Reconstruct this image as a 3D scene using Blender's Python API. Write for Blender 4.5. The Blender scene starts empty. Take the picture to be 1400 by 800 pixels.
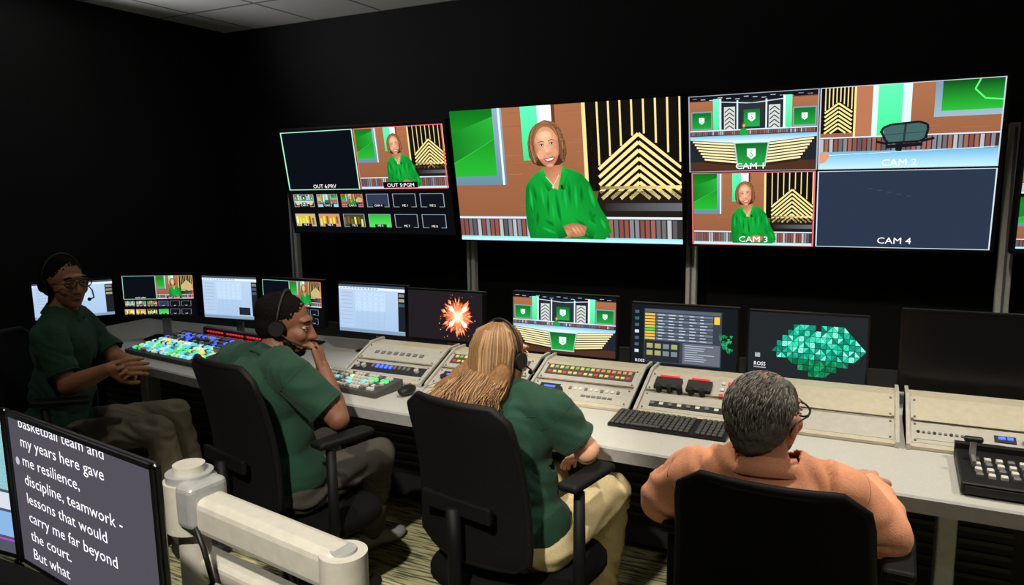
import bpy, bmesh, math, random
from mathutils import Vector, Matrix, noise
from mathutils.bvhtree import BVHTree
random.seed(7)
V=Vector
scene=bpy.context.scene
try:
    scene.view_settings.view_transform='Standard'
    scene.view_settings.look='None'
except Exception: pass

def lin(c):
    return tuple((x/255/12.92 if x/255<=.04045 else ((x/255+.055)/1.055)**2.4) for x in c[:3])
# ---------------------------------------------------------------- materials
MATS={}
def mat(name,col=(128,128,128),rough=.5,metal=0,noise_amt=.08,nscale=40,bump=0,emit=None,estr=1,spec=.5,sheen=0,sss=0):
    if name in MATS: return MATS[name]
    m=bpy.data.materials.new(name);m.use_nodes=True
    nt=m.node_tree;b=nt.nodes['Principled BSDF']
    c=lin(col)
    tc=nt.nodes.new('ShaderNodeTexCoord');nz=nt.nodes.new('ShaderNodeTexNoise')
    nz.inputs['Scale'].default_value=nscale;nz.inputs['Detail'].default_value=4
    nt.links.new(tc.outputs['Object'],nz.inputs['Vector'])
    mx=nt.nodes.new('ShaderNodeMix');mx.data_type='RGBA'
    nt.links.new(nz.outputs['Fac'],mx.inputs[0])
    mx.inputs[6].default_value=(*[x*(1-noise_amt*2) for x in c],1)
    mx.inputs[7].default_value=(*[min(1,x*(1+noise_amt*2)) for x in c],1)
    nt.links.new(mx.outputs[2],b.inputs['Base Color'])
    b.inputs['Roughness'].default_value=rough;b.inputs['Metallic'].default_value=metal
    b.inputs['Specular IOR Level'].default_value=spec
    if sheen: b.inputs['Sheen Weight'].default_value=sheen
    if sss:
        b.inputs['Subsurface Weight'].default_value=sss;b.inputs['Subsurface Radius'].default_value=(.012,.005,.003);b.inputs['Subsurface Scale'].default_value=1
    if bump:
        bp=nt.nodes.new('ShaderNodeBump');bp.inputs['Strength'].default_value=bump;bp.inputs['Distance'].default_value=.01
        nt.links.new(nz.outputs['Fac'],bp.inputs['Height']);nt.links.new(bp.outputs[0],b.inputs['Normal'])
    if emit:
        b.inputs['Emission Color'].default_value=(*lin(emit),1);b.inputs['Emission Strength'].default_value=estr
    MATS[name]=m;return m
def screen_mat():
    m=bpy.data.materials.new('screen_picture_emission');m.use_nodes=True
    nt=m.node_tree;nt.nodes.clear()
    o=nt.nodes.new('ShaderNodeOutputMaterial');e=nt.nodes.new('ShaderNodeEmission');a=nt.nodes.new('ShaderNodeVertexColor')
    a.layer_name='Col';nt.links.new(a.outputs['Color'],e.inputs['Color']);e.inputs['Strength'].default_value=1.4
    nt.links.new(e.outputs[0],o.inputs[0]);return m
SCR=screen_mat()
BLACK=mat('black_plastic',(18,18,19),.5,spec=.35)
CHB=mat('chair_black_plastic',(11,11,12),.6,spec=.2)
BEZ=mat('gloss_black_bezel',(10,10,11),.3)
OFF=mat('switched_off_screen',(15,15,16),.25)
FAB=mat('black_mesh_fabric',(12,12,14),.9,bump=.3,nscale=300,spec=.12)
ALU=mat('brushed_aluminium',(165,167,168),.4,.4)
POST=mat('post_aluminium',(215,215,208),.5,.05)
SILV=mat('silver_painted_metal',(180,177,168),.45,.15)
CREAM=mat('cream_equipment_panel',(184,176,156),.5,.05)
DESKM=mat('desk_laminate',(188,186,181),.35,noise_amt=.07,nscale=150)
DEDGE=mat('desk_edge_trim',(150,150,150),.5)
DARK=mat('dark_cabinet',(26,26,28),.6)
SLAT=mat('cabinet_vent_slat',(70,70,70),.6)
WHITE=mat('white_key',(200,200,195),.5)
GREY=mat('grey_key',(105,105,108),.5)
KEYG=mat('dark_grey_key',(66,66,64),.6)
def led(n,c,s=.9): return mat('led_'+n,c,.5,emit=c,estr=s)
LR,LG,LB,LC,LY,LW,LO=led('red',(235,40,40)),led('green',(70,225,110)),led('blue',(60,90,255),1.6),led('cyan',(90,205,220)),led('yellow',(225,210,110)),led('white',(225,232,235),.7),led('orange',(240,150,70))
DR,DG,DY,DO=led('dim_red',(190,60,50),.25),led('dim_green',(120,160,90),.25),led('dim_yellow',(200,180,100),.3),led('dim_orange',(200,130,80),.25)

def finish(ob,parent=None):
    bpy.context.collection.objects.link(ob)
    if parent is not None:
        ob.parent=parent;ob.matrix_parent_inverse=Matrix.Translation(-parent.location)
    return ob
def empty(name,loc):
    e=bpy.data.objects.new(name,None);e.empty_display_size=.1;e.location=loc
    bpy.context.collection.objects.link(e);return e

class MB:
    def __init__(s): s.v=[];s.f=[];s.mi=[];s.sm=[];s.mats=[];s.T=Matrix()
    def mid(s,m):
        if m not in s.mats: s.mats.append(m)
        return s.mats.index(m)
    def add(s,vs,fs,m,smooth=False,M=None):
        o=len(s.v);T=s.T@M if M is not None else s.T
        s.v+=[T@V(v) for v in vs];k=s.mid(m)
        for f in fs: s.f.append([o+i for i in f]);s.mi.append(k);s.sm.append(smooth)
    def box(s,c,sz,m,M=None,bev=0):
        bm=bmesh.new();bmesh.ops.create_cube(bm,size=1)
        for v in bm.verts: v.co=V((v.co.x*sz[0],v.co.y*sz[1],v.co.z*sz[2]))+V(c)
        if bev: bmesh.ops.bevel(bm,geom=bm.edges[:],offset=bev,segments=3 if bev>.01 else (2 if bev>.004 else 1),profile=.5,affect='EDGES')
        bm.verts.index_update()
        s.add([v.co.copy() for v in bm.verts],[[v.index for v in f.verts] for f in bm.faces],m,False,M);bm.free()
    def prism(s,prof,x0,x1,m,M=None):
        n=len(prof);vs=[(x0,*p) for p in prof]+[(x1,*p) for p in prof]
        fs=[[i,(i+1)%n,n+(i+1)%n,n+i] for i in range(n)]+[list(range(n))[::-1],list(range(n,2*n))]
        s.add(vs,fs,m,False,M)
    def plate(s,out,z0,z1,m,M=None):
        n=len(out);vs=[(*p,z0) for p in out]+[(*p,z1) for p in out]
        fs=[[i,(i+1)%n,n+(i+1)%n,n+i] for i in range(n)]+[list(range(n))[::-1],list(range(n,2*n))]
        s.add(vs,fs,m,False,M)
    def cyl(s,p0,p1,r0,m,r1=None,seg=20,M=None):
        r1=r0 if r1 is None else r1
        p0,p1=V(p0),V(p1);d=(p1-p0).normalized();q=d.to_track_quat('Z','Y').to_matrix()
        vs=[];
        for p,r in((p0,r0),(p1,r1)):
            for i in range(seg):
                a=2*math.pi*i/seg;vs.append(p+q@V((r*math.cos(a),r*math.sin(a),0)))
        s.add(vs,[[i,(i+1)%seg,seg+(i+1)%seg,seg+i] for i in range(seg)],m,True,M)
        s.add(vs,[list(range(seg))[::-1],list(range(seg,2*seg))],m,False,M)
    def tube(s,pts,r,m,seg=8,M=None,closed=False):
        pts=[V(p) for p in pts];n=len(pts);vs=[];rr=r if isinstance(r,list) else [r]*n
        prev=None
        for i,p in enumerate(pts):
            a=pts[(i-1)%n] if (closed or i>0) else p; b=pts[(i+1)%n] if (closed or i<n-1) else p
            d=(b-a).normalized()
            if prev is None: x=d.orthogonal().normalized()
            else:
                x=prev-d*prev.dot(d);x.normalize()
            prev=x;y=d.cross(x)
            for k in range(seg):
                t=2*math.pi*k/seg;vs.append(p+(x*math.cos(t)+y*math.sin(t))*rr[i])
        fs=[]
        for i in range(n if closed else n-1):
            for k in range(seg):
                j=(i+1)%n;fs.append([i*seg+k,i*seg+(k+1)%seg,j*seg+(k+1)%seg,j*seg+k])
        if not closed: fs+= [list(range(seg))[::-1],[ (n-1)*seg+k for k in range(seg)]]
        s.add(vs,fs,m,True,M)
    def sph(s,c,r,m,M=None,seg=16):
        bm=bmesh.new();bmesh.ops.create_uvsphere(bm,u_segments=seg,v_segments=seg//2+2,radius=1)
        r=(r,r,r) if isinstance(r,(int,float)) else r
        for v in bm.verts: v.co=V((v.co.x*r[0],v.co.y*r[1],v.co.z*r[2]))+V(c)
        bm.verts.index_update()
        s.add([v.co.copy() for v in bm.verts],[[v.index for v in f.verts] for f in bm.faces],m,True,M);bm.free()
    def obj(s,name,parent=None,origin=None):
        me=bpy.data.meshes.new(name)
        o=V(origin) if origin is not None else V((0,0,0))
        me.from_pydata([v-o for v in s.v],[],s.f)
        for m in s.mats: me.materials.append(m)
        for p,k,b in zip(me.polygons,s.mi,s.sm): p.material_index=k;p.use_smooth=b
        me.update()
        ob=bpy.data.objects.new(name,me);ob.location=o
        return finish(ob,parent)

# ---------------------------------------------------------------- screen drawing
TXT={}
def textgeo(t):
    if t in TXT: return TXT[t]
    cu=bpy.data.curves.new('tmp','FONT');cu.body=t;cu.size=1;cu.resolution_u=2
    ob=bpy.data.objects.new('tmp',cu);bpy.context.collection.objects.link(ob)
    dg=bpy.context.evaluated_depsgraph_get();me=bpy.data.meshes.new_from_object(ob.evaluated_get(dg))
    vs=[(v.co.x,v.co.y) for v in me.vertices];fs=[list(p.vertices) for p in me.polygons]
    bpy.data.objects.remove(ob);bpy.data.meshes.remove(me)
    w=max([v[0] for v in vs] or [1]);TXT[t]=(vs,fs,w);return TXT[t]
def mixc(a,b,t): return tuple(a[i]+(b[i]-a[i])*t for i in range(3))
class CV:
    def __init__(s): s.v=[];s.f=[];s.c=[];s.z=0;s.st=[(0,0,1,1)];s.rot=None
    def push(s,x,y,w,h,W=1,H=1):
        X,Y,SX,SY=s.st[-1];s.st.append((X+x*SX,Y+y*SY,w*SX/W,h*SY/H))
    def pop(s): s.st.pop()
    def up(s): s.z+=1
    def pt(s,p):
        if s.rot:
            cx,cy,a=s.rot;dx,dy=p[0]-cx,p[1]-cy;p=(cx+dx*math.cos(a)-dy*math.sin(a),cy+dx*math.sin(a)+dy*math.cos(a))
        X,Y,SX,SY=s.st[-1];return (min(1,max(0,X+p[0]*SX)),min(1,max(0,Y+p[1]*SY)),s.z)
    def poly(s,pts,col):
        o=len(s.v);s.v+=[s.pt(p) for p in pts];s.f.append([o+i for i in range(len(pts))])
        s.c.append([lin(k) for k in col] if isinstance(col,list) else [lin(col)]*len(pts))
    def rect(s,x,y,w,h,col):
        if isinstance(col,list): col=[col[0],col[0],col[1],col[1]]
        s.poly([(x,y),(x+w,y),(x+w,y+h),(x,y+h)],col)
    def hgrad(s,x,y,w,h,a,b): s.poly([(x,y),(x+w,y),(x+w,y+h),(x,y+h)],[a,b,b,a])
    def ell(s,x,y,rx,ry,col,n=24,a0=0,a1=2*math.pi):
        s.poly([(x+rx*math.cos(a0+(a1-a0)*i/n),y+ry*math.sin(a0+(a1-a0)*i/n)) for i in range(n)],col)
    def fan(s,c,pts,ci,co):
        n=len(pts)
        for i in range(n):
            a,b=pts[i],pts[(i+1)%n]
            if isinstance(co,list): s.poly([c,a,b],[ci,co[i],co[(i+1)%n]])
            else: s.poly([c,a,b],[ci,co,co])
    def soft(s,x,y,rx,ry,ci,co,n=22): s.fan((x,y),[(x+rx*math.cos(6.2832*i/n),y+ry*math.sin(6.2832*i/n)) for i in range(n)],ci,co)
    def line(s,pts,w,col):
        for a,b in zip(pts,pts[1:]):
            dx,dy=b[0]-a[0],b[1]-a[1];l=math.hypot(dx,dy) or 1;nx,ny=-dy/l*w/2,dx/l*w/2
            s.poly([(a[0]+nx,a[1]+ny),(b[0]+nx,b[1]+ny),(b[0]-nx,b[1]-ny),(a[0]-nx,a[1]-ny)],col)
    def bez(s,a,b,c_,w,col,n=7):
        pts=[((1-t)**2*a[0]+2*t*(1-t)*b[0]+t*t*c_[0],(1-t)**2*a[1]+2*t*(1-t)*b[1]+t*t*c_[1]) for t in [i/n for i in range(n+1)]];s.line(pts,w,col)
    def fold(s,a,b,w,col,edge):
        dx,dy=b[0]-a[0],b[1]-a[1];l=math.hypot(dx,dy) or 1;nx,ny=-dy/l*w/2,dx/l*w/2;m=((a[0]+b[0])/2,(a[1]+b[1])/2)
        q=[((a[0]+m[0])/2+nx*.8,(a[1]+m[1])/2+ny*.8),((b[0]+m[0])/2+nx*.8,(b[1]+m[1])/2+ny*.8),((b[0]+m[0])/2-nx*.8,(b[1]+m[1])/2-ny*.8),((a[0]+m[0])/2-nx*.8,(a[1]+m[1])/2-ny*.8)]
        s.fan(m,[a,q[0],(m[0]+nx,m[1]+ny),q[1],b,q[2],(m[0]-nx,m[1]-ny),q[3]],col,edge)
    def frame(s,x,y,w,h,t,col):
        s.rect(x,y,w,t,col);s.rect(x,y+h-t,w,t,col);s.rect(x,y,t,h,col);s.rect(x+w-t,y,t,h,col)
    def text(s,t,x,y,h,col,al='l',wr=1):
        vs,fs,w=textgeo(t);k=h/.72;kx=k*wr
        x0=x-(w*kx/2 if al=='c' else (w*kx if al=='r' else 0))
        o=len(s.v);s.v+=[s.pt((x0+a*kx,y-b*k)) for a,b in vs]
        for f in fs: s.f.append([o+i for i in f]);s.c.append([lin(col)]*len(f))
    def obj(s,name,W,H,M,parent):
        me=bpy.data.meshes.new(name)
        me.from_pydata([M@V(((a-.5)*W,(.5-b)*H,.0005+.00025*z)) for a,b,z in s.v],[],s.f)
        at=me.color_attributes.new('Col','FLOAT_COLOR','CORNER')
        cols=[]
        for f in s.c:
            for c in f: cols+= [*c,1]
        at.data.foreach_set('color',cols)
        me.materials.append(SCR)
        ob=bpy.data.objects.new(name,me);return finish(ob,parent)

R_=random.Random(3)
GOLD=(228,208,138)
WOOD=[(156,100,68),(130,82,55)]
def slats(c,x0,x1,y,h,step=7):
    c.rect(x0,y,x1-x0,h,(48,44,46));c.up()
    x=x0
    while x<x1-step:
        c.rect(x,y+1,step*.74,h-2,R_.choice([(134,76,62),(166,170,174),(104,98,100),(144,92,76),(122,124,130),(86,80,84),(124,70,60)]));x+=step
    c.rect(x0,y-3,x1-x0,3,(195,212,228))
def chev(c,x0,x1,y0,y1,step=10,w=4.5):
    c.rect(x0,y0,x1-x0,y1-y0,(18,15,12));c.up()
    cx=(x0+x1)/2+(x1-x0)*.03;hw=(x1-x0)/2-5;ap=y0+(y1-y0)*.34
    n=8
    for i in range(n):
        x=cx-hw+i*(2*hw-w*.6)/(n-1)
        c.rect(x,y0,w*.55,max(4,(ap-y0)+abs(x-cx)*.8-5),GOLD)
    i=0
    while ap+i*step+hw*.8<y1:
        a=ap+i*step;c.line([(cx-hw,a+hw*.8),(cx,a)],w,GOLD);c.line([(cx,a),(cx+hw,a+hw*.8)],w,GOLD);i+=1
    b=ap+i*step
    while b<y1-4:
        k=min(hw,(y1-b)/.8);c.line([(cx-k,b+k*.8),(cx,b)],w,GOLD);c.line([(cx,b),(cx+k,b+k*.8)],w,GOLD);b+=step
def woman(c,detail=True):
    SK=(214,154,118);SKE=(170,108,78);SKD=(156,96,68);G=(14,138,44);GD=(6,92,28);GL=(32,172,72);GM=(18,152,52)
    c.up()
    SH=[(110,180),(106,160),(105,140),(106,122),(108,106),(114,96),(124,88),(136,82),(150,100),(162,80),(178,84),(190,90),(199,100),(206,116),(213,134),(223,150),(227,166),(214,180)]
    c.fan((152,140),SH,(20,156,54),[(8,108,34)]*5+[(16,142,48)]*6+[(12,124,40)]*7)
    c.up()
    c.poly([(136,66),(160,66),(164,84),(155,110),(149,106),(137,88)],[SKD,SKD,SKE,SK,SK,SKE])
    if detail:
        for a,b,w in (((118,98),(124,134),7),((124,130),(120,168),8),((151,108),(157,168),6),((188,98),(188,134),8),((196,130),(206,165),9),((128,148),(154,162),7),((198,164),(176,148),7),((170,94),(172,132),6),((140,112),(138,150),5),((210,140),(196,150),6),((112,120),(116,150),5)): c.fold(a,b,w,GD,(15,138,46))
        c.up()
        for a,b,w in (((114,104),(116,140),5),((164,98),(166,146),5),((198,104),(206,134),6),((130,98),(134,136),5),((146,120),(146,160),4),((180,100),(180,140),5),((212,146),(220,164),5),((126,160),(150,170),4)): c.fold(a,b,w,GL,(16,146,50))
    c.up()
    c.poly([(135,80),(128,88),(141,112),(150,106),(140,92)],[GL,GM,GD,GM,GM]);c.poly([(163,78),(171,86),(165,110),(155,108),(160,92)],[GL,GM,GD,GM,GM])
    c.up();c.rot=(148,84,-.09)
    H1,H2,H3=(150,104,68),(112,74,46),(66,42,28)
    HB=[(130,76),(123,72),(118,62),(119,44),(125,30),(134,22),(148,18),(161,23),(169,34),(173,50),(173,64),(168,74),(160,78),(140,78)]
    c.fan((147,50),HB,H3,[H3,H3,H2,H2,H2,H1,H1,H1,H2,H2,H2,H3,H3,H3])
    c.up()
    F=[(146+18*math.cos(t)*(1-.20*max(0,math.sin(t))**1.5),53+26.5*math.sin(t)) for t in [6.2832*i/32 for i in range(32)]]
    c.fan((144.5,50),F,(228,174,138),[SKE if math.sin(6.2832*i/32)>-.3 else (196,138,102) for i in range(32)])
    c.up()
    if detail:
        r=random.Random(11)
        for s in (-1,1):
            for i in range(52):
                t=r.uniform(.82,1.16);e=70+r.uniform(-5,4)-(abs(t-.98)*14)
                col=mixc(r.choice([H1,H2,H2,(172,126,86),H3]),H3,max(0,(t-1.0)*2))
                c.bez((148+s*t*2,20+2*(1.2-t)),(146+s*t*28,24),(146+s*t*20.5+s*r.uniform(-1,1),e),1.2,col)
            for i in range(16): c.bez((148,19.5+i*.3),(147+s*(7+i*.8),20.5+i*.2),(146+s*(15+i*.35),36+i*1.2),1.2,r.choice([H1,H2,(164,118,80)]))
        c.up()
        c.soft(135.5,62,5,6,(226,152,120),(212,154,118),12);c.soft(156,61,5,6,(216,142,110),(198,140,104),12);c.soft(145,38,10,6,(236,188,154),(222,168,132),14)
        for x,y in ((138.5,50),(153.5,49.5)):
            c.soft(x,y-.3,4.8,3.2,(140,90,66),(206,150,116),14);c.line([(x-4.6,y-3.6),(x,y-5.4),(x+4.6,y-3.9)],1.0,(92,60,42))
        c.poly([(145.6,50),(143.6,58),(142,62),(146.5,63.6),(151,61.8),(149.2,58),(148,50)],[(206,148,112),(232,180,144),(186,126,94),(170,110,80),(180,120,90),(218,162,128),(206,148,112)])
        c.bez((135,60),(134,66),(138,71),.7,(176,114,84));c.bez((158,59),(160,65),(156,70),.7,(166,106,78))
        c.poly([(138.5,68),(143,66.6),(147,67.3),(151,66.3),(156,67),(152.5,71.6),(147,73.4),(142,72)],(168,64,64))
        c.soft(147,77,5,2.4,(216,156,122),(196,136,102),12)
        c.up()
        for x,y in ((138.5,50),(153.5,49.5)): c.ell(x,y,2.6,1.1,(206,196,188),12);c.line([(x-2.9,y-.6),(x,y-1.5),(x+2.9,y-.7)],.8,(60,36,26))
        c.poly([(140.5,68.4),(154,67.8),(150.5,70.4),(144,70.8)],(234,228,220))
        c.up()
        for x,y in ((138.8,49.9),(153.8,49.4)): c.ell(x,y,1.2,1.1,(40,26,20),10)
    c.rot=None;c.up()
    if detail:
        c.line([(139,92),(149,104),(158,90)],.7,(232,222,196));c.soft(149,106,2.2,2.4,(250,244,224),(176,150,120),10);c.ell(161,106,1.8,3.2,(15,15,15),10);c.line([(161,108),(160,124)],.6,(12,60,25))
    c.soft(176,164,20,9,SK,SKD,18);c.soft(162,168,12,7,SK,SKD,14)
    c.up()
    for i in range(4): c.line([(168+i*6,158),(176+i*6,170)],.9,(150,92,66))
    c.poly([(144,150),(154,147),(165,172),(152,178)],[GM,GM,GD,GD]);c.poly([(196,150),(207,156),(201,176),(189,172)],[GM,GM,GD,GD])
def anchor(c,x,y,w,h,person=True,detail=True):
    c.push(x,y,w,h,320,180)
    c.rect(0,0,320,180,WOOD);c.up()
    if detail:
        for i in range(60): c.rect(R_.uniform(60,190),R_.uniform(0,140),R_.uniform(15,50),R_.uniform(.4,1.2),R_.choice([(142,90,62),(158,104,72),(144,90,62),(150,94,64)]))
    c.up()
    c.rect(0,0,80,102,[(130,160,180),(96,126,146)]);c.rect(108,0,24,70,[(90,240,170),(50,205,130)]);c.rect(132,0,20,75,[(235,248,250),(170,205,215)]);c.rect(152,0,5,146,(95,52,34))
    c.up();c.rect(0,0,66,90,[(14,104,24),(36,168,46)]);c.rect(74,0,3,102,(220,238,246))
    c.up()
    if detail: c.poly([(0,30),(66,10),(66,40),(0,70)],[(22,118,32),(40,164,52),(34,152,46),(20,112,30)]); c.line([(0,72),(66,40)],.7,(60,180,80))
    chev(c,205,322,0,122)
    c.rect(194,0,5,122,GOLD);c.rect(199,0,6,122,(15,13,11));c.rect(192,112,128,34,(30,24,20));c.up();c.hgrad(214,106,106,4,(120,100,60),GOLD);c.hgrad(220,128,100,10,(40,34,30),(92,96,100))
    c.poly([(196,112),(212,112),(206,140),(196,132)],(100,70,40))
    slats(c,0,320,149,26);c.rect(0,174,320,6,(140,210,238))
    if person: woman(c,detail)
    c.up();c.rect(0,176,320,4,(170,218,240))
    c.pop()
def logo(c,x,y,s):
    c.poly([(x-s,y-s*1.1),(x+s,y-s*1.1),(x+s,y+s*.5),(x,y+s*1.2),(x-s,y+s*.5)],(225,245,240));c.up()
    c.text('S',x,y+s*.6,s*1.3,(20,120,60),'c')
def studio(c,x,y,w,h,detail=True):
    c.push(x,y,w,h,320,180)
    c.rect(0,0,320,180,(30,34,40));c.up()
    c.rect(0,0,320,14,(16,20,28));c.rect(0,12,72,80,WOOD);c.rect(248,12,72,80,WOOD);c.rect(0,158,320,22,(70,44,32))
    for q in range(14): c.rect(8+q*22,5+(q%3)*2.4,12,1.4,(215,225,235))
    c.line([(60,14),(160,22),(260,14)],2,(190,205,220))
    c.up()
    for s in (0,1):
        m=lambda a,b:(a if s==0 else 320-a-b)
        c.rect(m(4,56),36,56,44,(120,146,160));c.rect(m(62,16),8,16,84,[(110,250,185),(50,205,125)]);c.rect(m(78,5),8,5,84,(235,245,250))
        c.rect(m(90,28),28,28,66,(190,194,190));c.rect(m(122,4),14,4,78,(200,230,240))
    c.rect(128,22,64,70,(38,44,48));c.up()
    for s in (0,1):
        m=lambda a,b:(a if s==0 else 320-a-b)
        c.rect(m(7,50),39,50,38,[(14,100,36),(26,150,56)])
        x0=m(90,28)
        for i in range(6):
            yy=32+i*10;c.line([(x0+2,yy+9),(x0+14,yy)],2.4,(44,46,46));c.line([(x0+14,yy),(x0+26,yy+9)],2.4,(44,46,46))
    c.rect(140,36,40,40,[(16,104,42),(28,160,64)]);c.up()
    logo(c,32,58,7);logo(c,288,58,7);logo(c,160,54,9)
    slats(c,0,320,84,10,5)
    c.up()
    c.poly([(0,95),(320,95),(318,104),(205,113),(115,113),(2,104)],[(110,165,205),(110,165,205),(170,208,230),(205,228,240),(205,228,240),(170,208,230)])
    c.poly([(4,104),(115,113),(126,168),(44,160)],(44,33,22));c.poly([(316,104),(205,113),(194,168),(276,160)],(44,33,22))
    c.poly([(115,113),(205,113),(196,171),(124,171)],(170,190,190));c.up()
    c.poly([(119,115),(201,115),(193,168),(127,168)],[(16,92,36),(16,92,36),(30,150,62),(30,150,62)])
    for i in range(7):
        t=i/7
        a=(8+36*t,108+50*t);b=(115+9*t,117+50*t)
        c.line([a,b],4.2,(236,220,168));c.line([(320-a[0],a[1]),(320-b[0],b[1])],4.2,(236,220,168))
    c.up();logo(c,160,140,11)
    c.ell(140,72,5,7,(90,58,38),14);c.poly([(130,96),(132,82),(140,78),(150,84),(152,96)],(18,150,55));c.up();c.ell(141,73,3.2,4.6,(210,145,105),12)
    c.pop()
def cam2(c,x,y,w,h):
    c.push(x,y,w,h,320,180)
    c.rect(0,0,320,180,WOOD);c.up()
    for i in range(18): c.rect(R_.uniform(170,260),R_.uniform(0,100),R_.uniform(20,60),R_.uniform(.6,1.4),R_.choice([(142,88,60),(158,102,72)]))
    chev(c,0,62,0,100,9,4);c.rect(62,0,4,110,GOLD)
    c.rect(66,0,30,120,(168,108,78));c.rect(96,0,10,120,(200,225,232));c.rect(106,0,44,120,[(90,245,165),(60,215,135)]);c.rect(150,0,16,120,(200,225,235))
    c.rect(206,0,114,74,[(110,136,160),(140,166,180)]);c.up();c.rect(218,0,102,62,[(12,66,22),(40,170,50)]);c.up();c.line([(280,0),(272,20),(290,40),(320,44)],3,(90,230,110))
    slats(c,0,320,112,32,9)
    c.up();c.rect(0,142,320,38,[(100,165,200),(175,215,235)]);c.line([(0,150),(320,140)],1,(220,240,250))
    c.up()
    BK=(18,22,28)
    c.poly([(118,92),(132,86),(182,82),(196,88),(194,118),(184,124),(128,126),(122,120)],[(60,92,90)]*8);c.up()
    c.line([(114,104),(118,92),(132,86),(182,82),(196,88),(198,98),(194,118),(184,124),(128,126),(122,118),(114,98)],4.5,BK)
    c.line([(158,86),(156,126)],4,(40,46,54));c.line([(120,108),(194,104)],1.5,(44,60,64))
    c.line([(150,126),(148,144)],10,BK);c.line([(106,122),(128,128)],5,BK);c.line([(188,124),(210,118)],5,BK);c.line([(124,134),(190,130)],8,BK)
    c.poly([(0,146),(12,140),(20,152),(10,166),(0,168)],(205,140,105));c.pop()
def prog_multiview(c,small=False):
    c.rect(0,0,1,1,(9,10,13));c.up()
    c.rect(.01,.02,.46,.555,(8,12,20));anchor(c,.485,.02,.505,.555,True,not small);c.up()
    c.frame(.01,.02,.465,.56,.007,(150,230,190));c.frame(.48,.02,.51,.56,.007,(225,90,90));c.up()
    c.rect(.17,.515,.15,.055,(12,14,18));c.rect(.62,.515,.20,.055,(12,14,18));c.up()
    c.text('OUT 6:PRV',.25,.562,.036,(240,240,240),'c',.62);c.text('OUT 5:PGM',.72,.562,.036,(240,240,240),'c',.62)
    ks=['stu','stu2','anc','blk','b2','b2','gold','wood','yel','grn','b2','b2']
    for i in range(12):
        x=.03+(i%6)*.16;y=.62+(i//6)*.19;w,h=.135,.125;k=ks[i]
        if k=='stu': studio(c,x,y,w,h,False)
        elif k=='stu2': cam2(c,x,y,w,h)
        elif k=='anc': anchor(c,x,y,w,h,True,False)
        elif k=='blk': c.rect(x,y,w,h,(42,52,72))
        elif k=='gold': c.rect(x,y,w,h,(190,165,90))
        elif k=='wood': c.rect(x,y,w,h,(196,130,80))
        elif k=='yel': c.rect(x,y,w,h,(60,60,40))
        elif k=='grn': c.rect(x,y,w,h,[(40,160,50),(70,210,80)])
        else: c.rect(x,y,w,h,(14,17,24))
        c.up()
        if k in('gold','wood','yel'):
            for j in range(6): c.rect(x+.006+j*.021,y+.02+R_.random()*.03,.012,.07,R_.choice([(240,225,150),(120,80,40),(200,210,60)]))
        c.frame(x,y,w,h,.004,(215,60,70) if k=='anc' else (140,150,162));c.up()
        c.rect(x+.035,y+h-.028,.07,.03,(16,18,22));c.up();c.text('CAM %d'%(i+1) if i<4 else 'ME %d'%(i-3),x+w/2,y+h-.006,.02,(230,230,230),'c',.6)
def quad(c):
    c.rect(0,0,1,1,(6,7,9));c.up()
    studio(c,.008,.012,.445,.485);cam2(c,.462,.012,.53,.485)
    c.up();anchor(c,.02,.515,.425,.475);c.rect(.462,.515,.53,.475,(38,48,66));c.up()
    c.frame(.006,.008,.449,.492,.004,(150,160,170));c.frame(.458,.008,.536,.492,.004,(180,190,200));c.frame(.458,.511,.536,.482,.004,(190,205,215));c.frame(.014,.507,.437,.488,.005,(225,100,112));c.up()
    for t,x,y in (('CAM 1',.225,.485),('CAM 2',.71,.485),('CAM 3',.24,.972),('CAM 4',.71,.965)): c.text(t,x,y,.040,(245,245,245),'c',.66)
    for i in range(5): c.rect(.62+i*.03,.62+i*.012,.014,.003,(60,72,92))
def ui_light(c,v=0):
    c.rect(0,0,1,1,[(168,190,214),(150,176,206)]);c.up();c.rect(0,0,1,.05,(60,72,90));c.rect(0,.05,1,.05,(206,218,232));c.rect(0,.93,1,.07,(120,140,165));c.up()
    for i in range(12): c.rect(.02+i*.05,.06,.035,.03,(150,165,185))
    c.rect(.03,.14,.2,.76,(160,182,208));c.rect(.26,.14,.45,.4,(176,198,222));c.up()
    for i in range(9): c.rect(.04,.17+i*.08,.17,.008,(128,148,175))
    for i in range(8):
        for j in range(5): c.frame(.28+j*.085,.16+i*.09,.075,.07,.003,(140,162,190))
    c.rect(.9,.12,.1,.8,(26,30,36));c.up()
    for i in range(3): c.rect(.91,.15+i*.1,.08,.06,R_.choice([(120,120,110),(60,80,90),(150,140,110)]))
    if v: c.rect(.66,.72,.2,.18,(30,34,42))
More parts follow.
